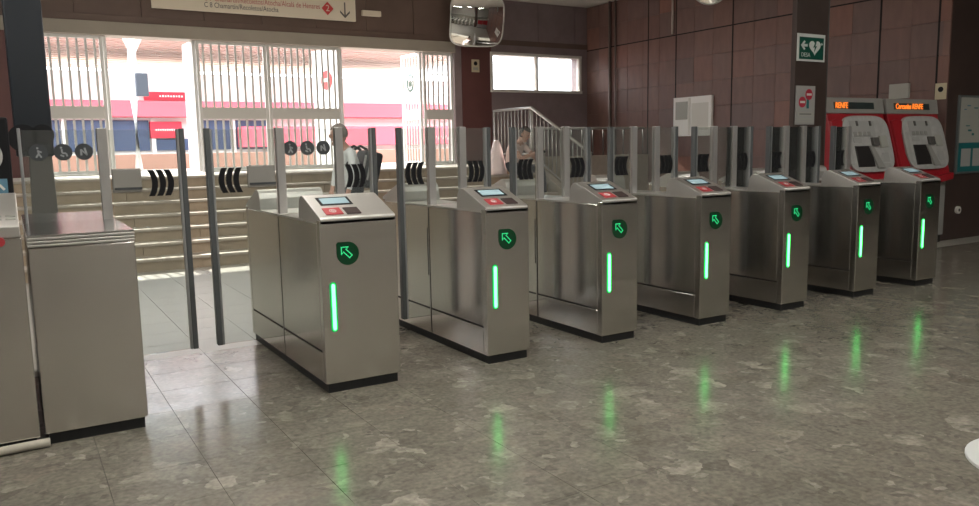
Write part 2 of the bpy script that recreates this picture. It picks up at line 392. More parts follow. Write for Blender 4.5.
# ================================================================== TICKET GATES
GL, GH = 1.58, .975
SLP = .105/.278
def hood(parent, w, m='steel_top'):
    prof = [(.0, .960), (.0, .992), (.006, 1.0), (.272, 1.103), (.30, 1.110), (.33, 1.104), (.352, 1.085), (.366, 1.05), (.376, .960)]
    bm = bmesh.new(); prism(bm, prof, 'X', .004, w-.004); o = mesh('reader_hood', bm, m, parent, bev=.004, seg=2); return o
def quad_slope(name, m, parent, x0, x1, y0, y1, h=.003, rad=.004):
    """thin plate lying on the sloping hood"""
    bm = bmesh.new()
    fn = lambda q: (q[0], q[1], 1.0+(q[1]-.006)*.3872+q[2])
    prism(bm, [(x0, y0), (x1, y0), (x1, y1), (x0, y1)], 'Z', -.002, h, fn=fn); return mesh(name, bm, m, parent, bev=.001, seg=1)
def mirror_y(o):
    for v in o.data.vertices: v.co.y = GL-v.co.y
    o.data.flip_normals()
def marks(parent, x0, sgn):
    """three curved black bars; sgn = direction of the bulge"""
    for k in range(3):
        xc = x0+k*.044; bm = bmesh.new(); n = 9; L_, R_ = [], []
        for i in range(n):
            t = -1+2*i/(n-1); z = 1.198+t*.076; dx = sgn*.022*(1-t*t); hw = .0155
            L_.append((xc+dx-hw, z)); R_.append((xc+dx+hw, z))
        prism(bm, L_+R_[::-1], 'Y', -.008, .008); mesh('curved_bar', bm, 'black', parent)
def leaf(parent, xh, xe, mx, plate=False):
    """glass door leaf from hinge xh to free edge xe (local x), in the plane y = 0.79"""
    a, b = min(xh, xe), max(xh, xe); s = 1 if xe > xh else -1
    g = B('glass_leaf', 'glass', parent, a, b, -.005, .005, .185, 1.505); g.location.y = .79
    e0, e1 = (b-.012, b+.018) if s > 0 else (a-.018, a+.012)
    bm = bmesh.new(); box(bm, e0, e1, -.026, .020, .185, 1.512); mesh('edge_strip', bm, 'rubber', g, bev=.003, seg=1)
    q0, q1 = (e0-.013, e0) if s > 0 else (e1, e1+.013)
    bm = bmesh.new(); box(bm, q0, q1, -.022, .016, .185, 1.508); mesh('edge_trim', bm, 'edge_light', g, bev=.002, seg=1)
    marks(g, mx, s)
    if plate:
        c0, c1 = (xh+.0, xh+.155) if s > 0 else (xh-.175, xh)
        bm = bmesh.new(); box(bm, c0, c1, -.010, .010, 1.15, 1.285); mesh('clamp_plate', bm, 'clamp', g, bev=.008, seg=2)
        bm = bmesh.new(); box(bm, c0+.01, c1+.0, -.014, .014, 1.165, 1.178); mesh('clamp_rail', bm, 'picto_dark', g)
def pictos(parent, xs, z=1.385, r=.046):
    for i, x in enumerate(xs):
        bm = bmesh.new(); disc(bm, (x, z), r, -.008, -.0052)
        def ln(a, b, wd=.0045):
            a, b = Vector(a), Vector(b); d = (b-a).normalized(); n = Vector((-d.y, d.x))*wd
            prism(bm, [tuple(a+n), tuple(b+n), tuple(b-n), tuple(a-n)], 'Y', -.0092, -.0079, 1)
        if i == 0:      # walking figure
            ln((x-.002, z+.012), (x+.002, z-.008)); ln((x+.002, z-.008), (x+.014, z-.028)); ln((x, z-.008), (x-.012, z-.028)); ln((x-.004, z+.01), (x+.016, z)); disc(bm, (x-.003, z+.023), .006, -.0092, -.0079, 10, 1)
        elif i == 1:    # seated figure on wheels
            ln((x-.006, z+.016), (x-.004, z-.006)); ln((x-.004, z-.006), (x+.014, z-.006)); ln((x+.014, z-.006), (x+.02, z-.024)); ln((x-.014, z-.016), (x+.004, z-.024)); disc(bm, (x-.008, z+.024), .006, -.0092, -.0079, 10, 1)
        else:           # luggage
            ln((x-.014, z-.02), (x-.014, z+.014), .005); ln((x+.014, z-.02), (x+.004, z+.022), .005); ln((x-.014, z+.014), (x+.014, z-.02), .0035)
        mesh('pictogram', bm, ['picto_dark', 'picto_fig'], parent)

def gate_shell(root, w, slot=True):
    IN = .016
    B('plinth', 'plinth', root, IN, w-IN, IN, GL-IN, 0, .075)
    B('inner_body', 'core', root, .012, w-.012, .012, GL-.012, .06, .958)
    f = B('front_panel', 'steel', root, 0, w, 0, .052, .055, .985, bev=.006, seg=3)
    b = B('rear_panel', 'steel', root, 0, w, GL-.052, GL, .055, .985, bev=.006, seg=3)
    for a, c in ((0, .011), (w-.011, w)):
        for y0, y1 in ((.055, .772), (.788, GL-.055)):
            B('side_panel', 'steel', root, a, c, y0, y1, .242, .966, bev=.002, seg=1)
            B('kick_panel', 'steel', root, a, c, y0, y1, .057, .230, bev=.002, seg=1)
    B('top_plate', 'steel_top', root, .0, w, .30, GL-.30, .958, .975, bev=.004)
    if slot:
        B('slot', 'core', root, -.0015, .004, .797, .809, .475, .815); B('slot', 'core', root, w-.004, w+.0015, .797, .809, .475, .815)
def reader_face(root, w, face_m):
    quad_slope('screen_bezel', 'black', root, .066, .262, .150, .252, .002)
    quad_slope('screen', 'screen', root, .083, .245, .166, .236, .004)
    rd = quad_slope('card_reader', 'red_reader', root, .056, .158, .034, .112, .004)
    bm = bmesh.new(); n = 22; fn = lambda q: (q[0], q[1], 1.0+(q[1]-.006)*.3872+q[2])
    for rad, cx in ((.020, .107), (.010, .107)):
        o_ = [(cx+rad*math.cos(2*PI*k/n), .073+rad*math.sin(2*PI*k/n)) for k in range(n)]; i_ = [(cx+(rad-.004)*math.cos(2*PI*k/n), .073+(rad-.004)*math.sin(2*PI*k/n)) for k in range(n)]
        for k in range(n): prism(bm, [o_[k], o_[(k+1) % n], i_[(k+1) % n], i_[k]], 'Z', .003, .005, fn=fn)
    mesh('contactless_mark', bm, 'white_print', rd)
    quad_slope('ticket_slot', 'dark_reader', root, .176, .262, .030, .104, .006)
    # status disc: round with one square corner (top left)
    cx, cz, R = .158, .792, .066; pts = [(cx-R, cz), (cx-R, cz+R*.86), (cx-R*.86, cz+R)]
    pts += [(cx+R*math.sin(2*PI*k/40), cz+R*math.cos(2*PI*k/40)) for k in range(0, 31)]
    pts = [pts[0]] + [p for p in pts[1:]]
    bm = bmesh.new(); prism(bm, pts[:-1], 'Y', -.003, .004); d = mesh('arrow_light', bm, 'arrow_disc', root)
    # arrow to the upper left drawn with dots
    ar = [(-.58, .58), (.12, .58), (-.10, .36), (.52, -.26), (.26, -.52), (-.36, .10), (-.58, -.12)]
    bm = bmesh.new()
    for i in range(len(ar)):
        a, b = Vector(ar[i]), Vector(ar[(i+1) % len(ar)]); n = max(2, int((b-a).length/.115))
        for k in range(n):
            p = a.lerp(b, k/n); disc(bm, (cx-.006+p.x*R*.86, cz+.004+p.y*R*.86), .0031, -.0045, -.0028, 8)
    mesh('arrow_dots', bm, 'arrow_dots', d)
    bm = bmesh.new(); r_ = .0095; x = .062
    pts = [(x+r_*math.cos(PI*k/8), .618+r_*math.sin(PI*k/8)) for k in range(9)]+[(x-r_*math.cos(PI*k/8), .373-r_*math.sin(PI*k/8)) for k in range(9)]
    prism(bm, pts, 'Y', -.008, .004); lb = mesh('light_bar', bm, 'led', root)
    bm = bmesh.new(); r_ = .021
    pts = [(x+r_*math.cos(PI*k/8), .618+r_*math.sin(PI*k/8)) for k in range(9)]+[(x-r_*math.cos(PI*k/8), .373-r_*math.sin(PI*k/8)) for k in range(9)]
    prism(bm, pts, 'Y', -.0015, .002); mesh('lens', bm, 'led_glow', lb)  # added glowing surround that imitates bloom from the bar
def posts(root, w, glass=True):
    for a in (.010, w-.062):
        bm = bmesh.new(); box(bm, a, a+.052, .768, .812, .974, 1.515); mesh('hinge_post', bm, 'steel_post', root, bev=.004, seg=2)
    g = B('glass_panel', 'glass', root, .062, w-.062, -.005, .005, .976, 1.505); g.location.y = .79
    return g
def make_gate(name, x, w, left_leaf, right_leaf, slot=True):
    root = empty(name, (x, 0, 0)); gate_shell(root, w, slot)
    hood(root, w); b = hood(root, w); mirror_y(b)
    reader_face(root, w, None); g = posts(root, w)
    if left_leaf: leaf(root, 0, -left_leaf[0], *left_leaf[1:])
    if right_leaf: leaf(root, w, w+right_leaf[0], *right_leaf[1:])
    return root, g
W1, W = .4593, .3205
g1, pg = make_gate('ticket_gate', .1887, W1, (.40, -.31, True), (.205, W1+.02), slot=False)
pictos(pg, (.102, .213, .319))
tag(g1, 'wide steel ticket gate nearest the viewer with a green arrow and three dark pictograms', 'ticket gate', 'row of steel ticket gates')
gn, _ = make_gate('ticket_gate', 1.2513, W, (.205, -.125), (.175, W+.02))
tag(gn, 'slim steel ticket gate right beside the wide nearest gate, second green light from left', 'ticket gate', 'row of steel ticket gates')
labs = ['third ticket gate from the left, steel with green light bar', 'middle steel ticket gate, fourth of the seven green light bars', 'fifth green-lit steel ticket gate from the left', 'steel ticket gate with green light, next to last before the red machines', 'last and farthest steel ticket gate, in front of the right red machine']
for i, x in enumerate((2.1722, 3.1087, 4.0359, 4.9902, 5.9266)):
    c = copy_tree(gn); c.location.x = x; c['label'] = labs[i]
    if i == 4:
        for ch in list(c.children):
            if (ch.name.startswith('glass_leaf') and max(v.co.x for v in ch.data.vertices) > W+.1) or ch.name.startswith('glass_panel') or (ch.name.startswith('hinge_post') and ch.data.vertices[0].co.x > W/2):
                for s_ in list(ch.children): bpy.data.objects.remove(s_)
                bpy.data.objects.remove(ch)
# ---- fixed end cabinet left of the wide passage
W0 = .4547; r_ = empty('end_cabinet', (-1.2013, 0, 0)); tag(r_, 'plain steel end cabinet left of the wide passage carrying a glass screen', 'cabinet')
B('plinth', 'plinth', r_, .016, W0-.016, .016, GL-.016, 0, .075)
B('body', 'steel', r_, 0, W0, 0, GL, .055, .945, bev=.006)
for k in range(3): B('top_trim', 'steel_top', r_, -.001, W0+.002, -.003, GL, .948+.016*k, .960+.016*k, bev=.003, seg=1)
B('top_plate', 'steel_mirror', r_, 0.0, W0+.002, -.002, GL, .993, 1.003, bev=.003, seg=1)
for a in (.010, W0-.062):
    bm = bmesh.new(); box(bm, a, a+(.052 if a > .1 else .016), .768, .812, 1.0, 1.515); mesh('hinge_post', bm, 'steel_post' if a > .1 else 'edge_light', r_, bev=.004)
g = B('glass_panel', 'glass', r_, .026, W0-.062, -.005, .005, 1.0, 1.505); g.location.y = .79
pictos(g, (.102, .221, .324))
leaf(r_, W0, W0+.385, W0+.205, True)
# ---- cut-off gate at the left edge of the picture
WA = .42; ra = empty('edge_gate', (-1.222-WA, -.01, 0)); tag(ra, 'steel gate cut by the left picture edge, with red button', 'ticket gate')
B('plinth', 'plinth', ra, .016, WA-.016, .03, GL-.016, 0, .055)
B('body', 'steel', ra, 0, WA, 0, GL, .05, 1.0, bev=.006)
bm = bmesh.new(); prism(bm, [(0, 1.002), (0, 1.05), (.30, 1.19), (.36, 1.19), (.40, 1.14), (.42, 1.002)], 'X', .003, WA-.003); mesh('reader_hood', bm, 'steel_top', ra, bev=.004)
bm = bmesh.new(); disc(bm, (WA-.085, .985), .021, -.012, .004); bt = mesh('button', bm, 'red_reader', ra)
bm = bmesh.new()
for k in range(2):
    for q in range(2): prism(bm, [(WA-.11+q*.055, .06+k*.025), (WA-.07+q*.055, .06+k*.025), (WA-.07+q*.055, .07+k*.025), (WA-.11+q*.055, .07+k*.025)], 'Z', .0, .004, fn=lambda p: (p[0], p[1], 1.05+p[1]*.4667+p[2]))
mesh('label_print', bm, 'paper_grey', ra)
# dark display column standing on that gate
rt = empty('display_column', (-1.34, .47, 1.002)); tag(rt, 'dark display unit with a white ring and blue label on the left edge gate', 'display')
B('casing', 'black', rt, -.16, .11, 0, .12, 0, .56, bev=.012)
bm = bmesh.new(); n = 36
for k in range(n):
    a, b = 2*PI*k/n, 2*PI*(k+1)/n
    prism(bm, [(-.012+.088*math.cos(a), .37+.088*math.sin(a)), (-.012+.088*math.cos(b), .37+.088*math.sin(b)), (-.012+.045*math.cos(b), .37+.045*math.sin(b)), (-.012+.045*math.cos(a), .37+.045*math.sin(a))], 'Y', -.006, .001)
mesh('white_ring', bm, 'sign_board', rt)
bl = B('blue_label', 'poster_blue', rt, -.10, .085, -.004, .002, .165, .255)
bm = bmesh.new()
for k, (a, b) in enumerate((((-.08, .19), (-.02, .235)), ((-.02, .235), (.0, .185)), ((.0, .185), (.05, .225)), ((.05, .225), (.07, .2)))):
    a, b = Vector(a), Vector(b); d = (b-a).normalized(); nn = Vector((-d.y, d.x))*.006
    prism(bm, [tuple(a+nn), tuple(b+nn), tuple(b-nn), tuple(a-nn)], 'Y', -.007, -.0035)
mesh('scribble', bm, 'paper', bl)
# cable roll along the foot of the edge gate
bm = bmesh.new(); tube(bm, [(-1.75, -.045, .022), (-1.55, -.035, .024), (-1.39, -.03, .023), (-1.25, -.022, .024), (-1.185, -.02, .022)], .021, 12)
o = mesh('cable_sleeve', bm, 'cable', None, True); tag(o, 'pale cable sleeve lying along the foot of the leftmost gate', 'cable')
# dark totem behind
rt = empty('totem', (-1.02, 4.0, 0)); tag(rt, 'tall dark navy totem on a grey foot behind the end cabinet', 'totem')
B('upper_casing', 'navy', rt, -.155, .14, -.1, .1, 1.36, 4.2, bev=.02)
bm = bmesh.new(); prism(bm, [(-.10, 0), (.14, 0), (.12, 1.37), (-.06, 1.37)], 'Y', -.07, .07); mesh('foot', bm, 'totem_grey', rt, bev=.01)
bm = bmesh.new(); disc(bm, (-.09, 1.52), .12, -.13, -.07); mesh('knob', bm, 'black', rt); bm = bmesh.new(); disc(bm, (.06, 1.55), .09, -.13, -.07); mesh('knob', bm, 'black', rt)

# ================================================================== EXIT GRILLES
def grille(root_name, label, p0, p1, z0, z1, nb, zig=False, white=False, logo=None, group='exit grilles'):
    """panel of vertical flat bars between p0 and p1 (x,y)"""
    a, b = Vector(p0), Vector(p1); L_ = (b-a).length; ang = math.atan2(b.y-a.y, b.x-a.x)
    r = empty(root_name, (a.x, a.y, 0), ang); tag(r, label, 'grille', group)
    for x in (0, L_-.05): B('stile', 'grille', r, x, x+.05, -.025, .025, z0, z1, bev=.004, seg=1)
    for z in (z0, z1-.05): B('rail', 'grille', r, .05, L_-.05, -.02, .02, z, z+.05, bev=.004, seg=1)
    zm = 1.91
    B('lock_plate', 'grille_plate', r, .05, L_-.05, -.022, .022, zm, zm+.19, bev=.004, seg=1)
    for k in range(nb):
        x = .05+(L_-.1)*(k+.5)/nb
        for q0, q1 in ((z0+.05, zm), (zm+.19, z1-.05)): B('bar', 'grille', r, x-.017, x+.017, -.006, .006, q0, q1)
        if zig and k < nb-1:
            xs = (L_-.1)/nb
            for zc in (1.55, 2.35, 2.75):
                bm = bmesh.new(); tube(bm, [(x, 0, zc), (x+xs*.35, -.012, zc+.05), (x+xs*.6, -.012, zc-.02), (x+xs, 0, zc+.04)], .009, 6); mesh('scroll', bm, 'grille', r)
    if white:
        B('backing_sheet', 'white_leaf', r, .05, L_-.05, .008, .014, z0+.05, z1-.05)
    if logo:
        bm = bmesh.new(); n = 30; zc = 2.62; xc = L_*.5
        for k in range(n):
            A, C_ = 2*PI*k/n, 2*PI*(k+1)/n
            if logo == 'ring': prism(bm, [(xc+.14*math.cos(A), zc+.17*math.sin(A)), (xc+.14*math.cos(C_), zc+.17*math.sin(C_)), (xc+.11*math.cos(C_), zc+.14*math.sin(C_)), (xc+.11*math.cos(A), zc+.14*math.sin(A))], 'Y', -.034, -.026)
        if logo == 'ring':
            for q in (-.05, 0, .05): prism(bm, [(xc+q-.012, zc-.07), (xc+q+.012, zc-.07), (xc+q+.012, zc+.07-abs(q)), (xc+q-.012, zc+.07-abs(q))], 'Y', -.034, -.026)
            mesh('emblem', bm, 'aed_green', r)
        else:
            bm.free(); bm = bmesh.new(); disc(bm, (xc, zc), .15, -.036, -.026, rz=.17)
            disc(bm, (xc, zc), .15, .026, .036, rz=.17)
            prism(bm, [(xc-.10, zc-.03), (xc+.10, zc-.03), (xc+.10, zc+.03), (xc-.10, zc+.03)], 'Y', -.040, -.035, 1); prism(bm, [(xc-.10, zc-.03), (xc+.10, zc-.03), (xc+.10, zc+.03), (xc-.10, zc+.03)], 'Y', .035, .040, 1)
            mesh('emblem', bm, ['sign_red', 'paper'], r)
    return r
ZG0, ZG1 = 1.07, 3.155
YG = YB+.06
grille('fixed_grille', 'fixed steel bar grille beside the dark totem at the left', (-.93, YG), (.14, YG), ZG0, ZG1, 8)
grille('grille_leaf', 'open grille door leaf at the left side of left doorway', (.17, YG+.03), (.20, YG+.70), ZG0, ZG1, 4)
grille('grille_leaf', 'open whitish grille door leaf at the right side of left doorway', (1.47, YG+.03), (1.44, YG+.70), ZG0, ZG1, 4, white=True)
grille('fixed_grille', 'fixed grille panel of flat bars beside the left doorway', (1.49, YG), (2.62, YG), ZG0, ZG1, 8)
grille('fixed_grille', 'fixed grille panel of close bars behind the three pictograms', (2.63, YG), (3.92, YG), ZG0, ZG1, 11)
grille('grille_leaf', 'open white grille door leaf with a red oval sign', (3.96, YG+.03), (3.70, YG+.76), ZG0, ZG1, 4, white=True, logo='red')
grille('grille_leaf', 'open grille door leaf with a green ring emblem', (5.53, YG+.85), (5.53, YG+.03), ZG0, ZG1, 6, logo='ring')
grille('fixed_grille', 'fixed grille panel with zigzag scrolls at the right end of exit', (5.56, YG), (6.19, YG), ZG0, ZG1, 5, zig=True)
struct(B('trim_1', 'white_frame', None, -.95, .17, YB-.06, YB+.18, 1.05, 1.075, bev=.004), 'pale sill under the left grille')
struct(B('trim_2', 'white_frame', None, 1.47, 3.96, YB-.06, YB+.18, 1.05, 1.075, bev=.004), 'pale sill under the middle grilles')
struct(B('trim_3', 'white_frame', None, 5.53, 6.2, YB-.06, YB+.18, 1.05, 1.075, bev=.004), 'pale sill under the right grille')
# hanging rod on the header
# ---- sign over the exit
sg = empty('direction_sign', (.858, YB-.09, 3.60)); tag(sg, 'cream direction sign over the exit with red lines, diamond 2 and arrow', 'sign')
B('board', 'cream', sg, 0, 3.345, .0, .05, 0, .55, bev=.006)
def fit(o, wd):
    xs = [v.co.x for v in o.data.vertices]; o.scale.x = wd/(max(xs)-min(xs))
fit(text('line_text', 'C 7 Chamartín/Recoletos/Atocha/Alcalá de Henares', .125, 'sign_redtext', sg, (.78, -.002, .205)), 1.91)
fit(text('line_text', 'C 8 Chamartín/Recoletos/Atocha', .115, 'sign_grey', sg, (.78, -.002, .100)), 1.19)
bm = bmesh.new(); prism(bm, [(2.831-.105, .187), (2.831, .075), (2.831+.105, .187), (2.831, .299)], 'Y', -.006, .001); dm = mesh('diamond', bm, 'sign_red', sg)
text('number', '2', .15, 'cream', dm, (2.831, -.008, .187), align='CENTER')
bm = bmesh.new()
prism(bm, [(3.133, .09), (3.157, .09), (3.157, .31), (3.133, .31)], 'Y', -.004, .001)
prism(bm, [(3.145, .045), (3.235, .135), (3.235, .172), (3.145, .085), (3.055, .172), (3.055, .135)], 'Y', -.004, .001); mesh('down_arrow', bm, 'sign_grey', sg)
e = B('emergency_light', 'cream', None, 4.34, 4.70, YB-.07, YB, 3.72, 3.815, bev=.012); tag(e, 'small white emergency light beside the direction sign', 'emergency light')
n_ = empty('notice', (6.58, YB-.012, 2.815)); tag(n_, 'small cream notice on the maroon wall left of window', 'notice'); B('sheet', 'notice', n_, 0, .17, 0, .012, 0, .24)
bm = bmesh.new(); disc(bm, (.085, .165), .04, -.003, .001); mesh('symbol', bm, 'black', n_); B('text_block', 'paper_grey', n_, .03, .14, -.002, .001, .04, .09)

# ---- convex mirrors
def mirror_obj(name, label, loc, rx, ry, rot, sag=.16, p=4.0):
    r = empty(name, loc); r.rotation_euler = rot; tag(r, label, 'mirror')
    bm = bmesh.new(); N_, M_ = 48, 10; rings = []
    def se(t, s): c_, s_ = math.cos(t), math.sin(t); return (math.copysign(abs(c_)**(2/p), c_)*rx*s, math.copysign(abs(s_)**(2/p), s_)*ry*s)
    ctr = bm.verts.new((0, -sag, 0))
    for j in range(1, M_+1):
        s = j/M_; rings.append([bm.verts.new((se(2*PI*k/N_, s)[0], -sag*(1-(se(2*PI*k/N_, s)[0]**2+se(2*PI*k/N_, s)[1]**2)/(rx*rx+ry*ry)*1.0), se(2*PI*k/N_, s)[1])) for k in range(N_)])
    for k in range(N_): bm.faces.new((ctr, rings[0][k], rings[0][(k+1) % N_]))
    for j in range(M_-1):
        for k in range(N_): bm.faces.new((rings[j][k], rings[j+1][k], rings[j+1][(k+1) % N_], rings[j][(k+1) % N_]))
    mesh('mirror_glass', bm, 'mirror', r, True)
    bm = bmesh.new(); pts = []
    for k in range(N_+1):
        x, z = se(2*PI*k/N_, 1.0); pts.append((x, -sag*(1-(x*x+z*z)/(rx*rx+ry*ry)), z))
    tube(bm, pts, .014, 8); mesh('rim', bm, 'mirror_rim', r, True)
    bm = bmesh.new(); tube(bm, [(0, -.02, 0), (0, .12, .05), (0, .30, .12)], .025, 8); mesh('bracket', bm, 'pipe', r, True)
    bm = bmesh.new(); prism(bm, [se(2*PI*k/N_, .98) for k in range(N_)], 'Y', -.012, .0); mesh('back_shell', bm, 'mirror_rim', r)
    return r
mirror_obj('convex_mirror', 'rounded square convex mirror high beside the exit lintel', (6.46, YB-.42, 3.72), .52, .46, (math.radians(14), 0, math.radians(-12)), .17, 5.0)
mirror_obj('convex_mirror', 'round convex mirror cut by the top picture edge on tiled wall', (XR-.30, 5.62, 4.02), .33, .33, (math.radians(12), 0, math.radians(-62)), .11, 2.0)

# ================================================================== RAILING AND SIDE AREA
RX = 6.67
ra_ = empty('stair_railing', (RX, 5.65, 0)); tag(ra_, 'grey metal railing of thin bars descending beside the steps', 'railing')
bm = bmesh.new(); tube(bm, [(0, .13, 1.24), (0, 1.80, 2.04), (0, 3.05, 2.04)], .026, 10); mesh('handrail', bm, 'rail', ra_, True)
bm = bmesh.new(); tube(bm, [(0, .16, .40), (0, 1.80, 1.24), (0, 3.05, 1.24)], .014, 8); mesh('bottom_rail', bm, 'rail', ra_, True)
def ztop(y): return 1.24+(y-.13)/1.67*.80 if y < 1.8 else 2.04
def zbot(y): return .40+(y-.16)/1.64*.84 if y < 1.8 else 1.24
for y in (.14, 1.80, 3.03):
    bm = bmesh.new(); zb = max(.15, (.24+y*.5) if y < 1.85 else 1.05); tube(bm, [(0, y, zb-.02), (0, y, ztop(y))], .022, 8); mesh('post', bm, 'rail', ra_, True)
for k in range(1, 31):
    y = .14+k*.115
    if abs(y-1.8) < .04 or y > 3.0: continue
    bm = bmesh.new(); tube(bm, [(0, y, zbot(y)), (0, y, ztop(y))], .010, 6); mesh('baluster', bm, 'rail', ra_, True)
# second, darker railing on the parapet behind
rb = empty('parapet_railing', (6.85, 7.53, 1.18)); tag(rb, 'low railing of dark bars on the pale parapet by the right wall', 'railing')
bm = bmesh.new(); tube(bm, [(0, 0, .50), (2.5, 0, .50)], .022, 8); mesh('handrail', bm, 'rail', rb, True)
for k in range(11):
    bm = bmesh.new(); tube(bm, [(.02+k*.246, 0, 0), (.02+k*.246, 0, .50)], .012, 6); mesh('baluster', bm, 'totem_grey', rb, True)

# ================================================================== RIGHT WALL THINGS
# foil-wrapped board
fb = empty('wrapped_board', (XR-.04, 6.72, 1.50)); fb.rotation_euler.z = -PI/2; tag(fb, 'white board wrapped in wrinkled clear film on the tiled wall', 'board')
B('board', 'foil', fb, 0, .93, -.02, .03, 0, .70, bev=.006); B('sheet', 'paper_grey', fb, .06, .36, -.024, -.019, .30, .62); B('fold', 'paper', fb, .38, .43, -.025, -.019, .02, .68)
B('sheet', 'paper', fb, .46, .86, -.023, -.019, .10, .58)
# flat dark column with signs
cl = B('flat_column', 'dark_wall', None, 6.315, 6.862, 1.72, 1.78, 0, ZC, bev=.004); tag(cl, 'flat dark column carrying the green and red-white signs', 'column')
bm = bmesh.new(); tube(bm, [(6.888, 1.75, 0), (6.888, 1.75, ZC)], .022, 8); o = mesh('conduit', bm, 'totem_grey', None, True); tag(o, 'slim grey conduit at the right edge of the flat dark column', 'conduit')
ae = empty('aed_sign', (6.325, 1.705, 2.255)); tag(ae, 'green defibrillator sign with heart and arrow on the flat column', 'sign')
B('plate', 'aed_white', ae, 0, .475, 0, .012, 0, .30, bev=.003); gp = B('green_field', 'aed_green', ae, .03, .445, -.003, .001, .022, .262)
def arrow_pts(x, z, s): return [(x, z), (x+.06*s, z+.055*s), (x+.08*s, z+.04*s), (x+.055*s, z+.015*s), (x+.12*s, z+.015*s), (x+.12*s, z-.015*s), (x+.055*s, z-.015*s), (x+.08*s, z-.04*s), (x+.06*s, z-.055*s)]
bm = bmesh.new(); prism(bm, arrow_pts(.05, .172, .95), 'Y', -.006, -.002); mesh('arrow', bm, 'aed_white', gp)
bm = bmesh.new(); hp = []
for k in range(40):
    t = 2*PI*k/40; hp.append((.29+.0062*16*math.sin(t)**3, .158+.0055*(13*math.cos(t)-5*math.cos(2*t)-2*math.cos(3*t)-math.cos(4*t))))
prism(bm, hp, 'Y', -.006, -.002); mesh('heart', bm, 'aed_white', gp)
bm = bmesh.new(); prism(bm, [(.295, .215), (.26, .152), (.287, .157), (.277, .10), (.32, .17), (.293, .166), (.313, .21)], 'Y', -.008, -.005); mesh('bolt', bm, 'aed_green', gp)
bm = bmesh.new(); prism(bm, [(.395, .190), (.425, .190), (.425, .20), (.395, .20)], 'Y', -.006, -.002); prism(bm, [(.405, .18), (.415, .18), (.415, .21), (.405, .21)], 'Y', -.006, -.002); mesh('plus', bm, 'aed_white', gp)
text('letters', 'DESA', .065, 'aed_white', gp, (.06, -.004, .068), depth=.002)
pr = empty('prohibition_sign', (6.33, 1.705, 1.555)); tag(pr, 'grey-white notice with two red no-entry discs on the flat column', 'sign')
B('plate', 'sign_board', pr, 0, .325, 0, .012, 0, .43, bev=.003)
for (x, z) in ((.105, .25), (.215, .335)):
    bm = bmesh.new(); disc(bm, (x, z), .060, -.004, .001); prism(bm, [(x-.042, z-.012), (x+.042, z-.012), (x+.042, z+.012), (x-.042, z+.012)], 'Y', -.006, -.003, 1); mesh('no_entry_disc', bm, ['prohib_red', 'paper'], pr)
bm = bmesh.new(); prism(bm, [(.18, .18), (.22, .18), (.22, .26), (.18, .26)], 'Y', -.003, .001); disc(bm, (.20, .272), .018, -.003, .001, 12); mesh('figure', bm, 'teal', pr)
B('text_band', 'paper_grey', pr, .03, .295, -.003, .001, .095, .14); B('text_line', 'board_line', pr, .06, .265, -.004, .001, .112, .123)
for k in range(2): B('text_line', 'paper_grey', pr, .03, .295, -.003, .001, .025+.03*k, .038+.03*k)
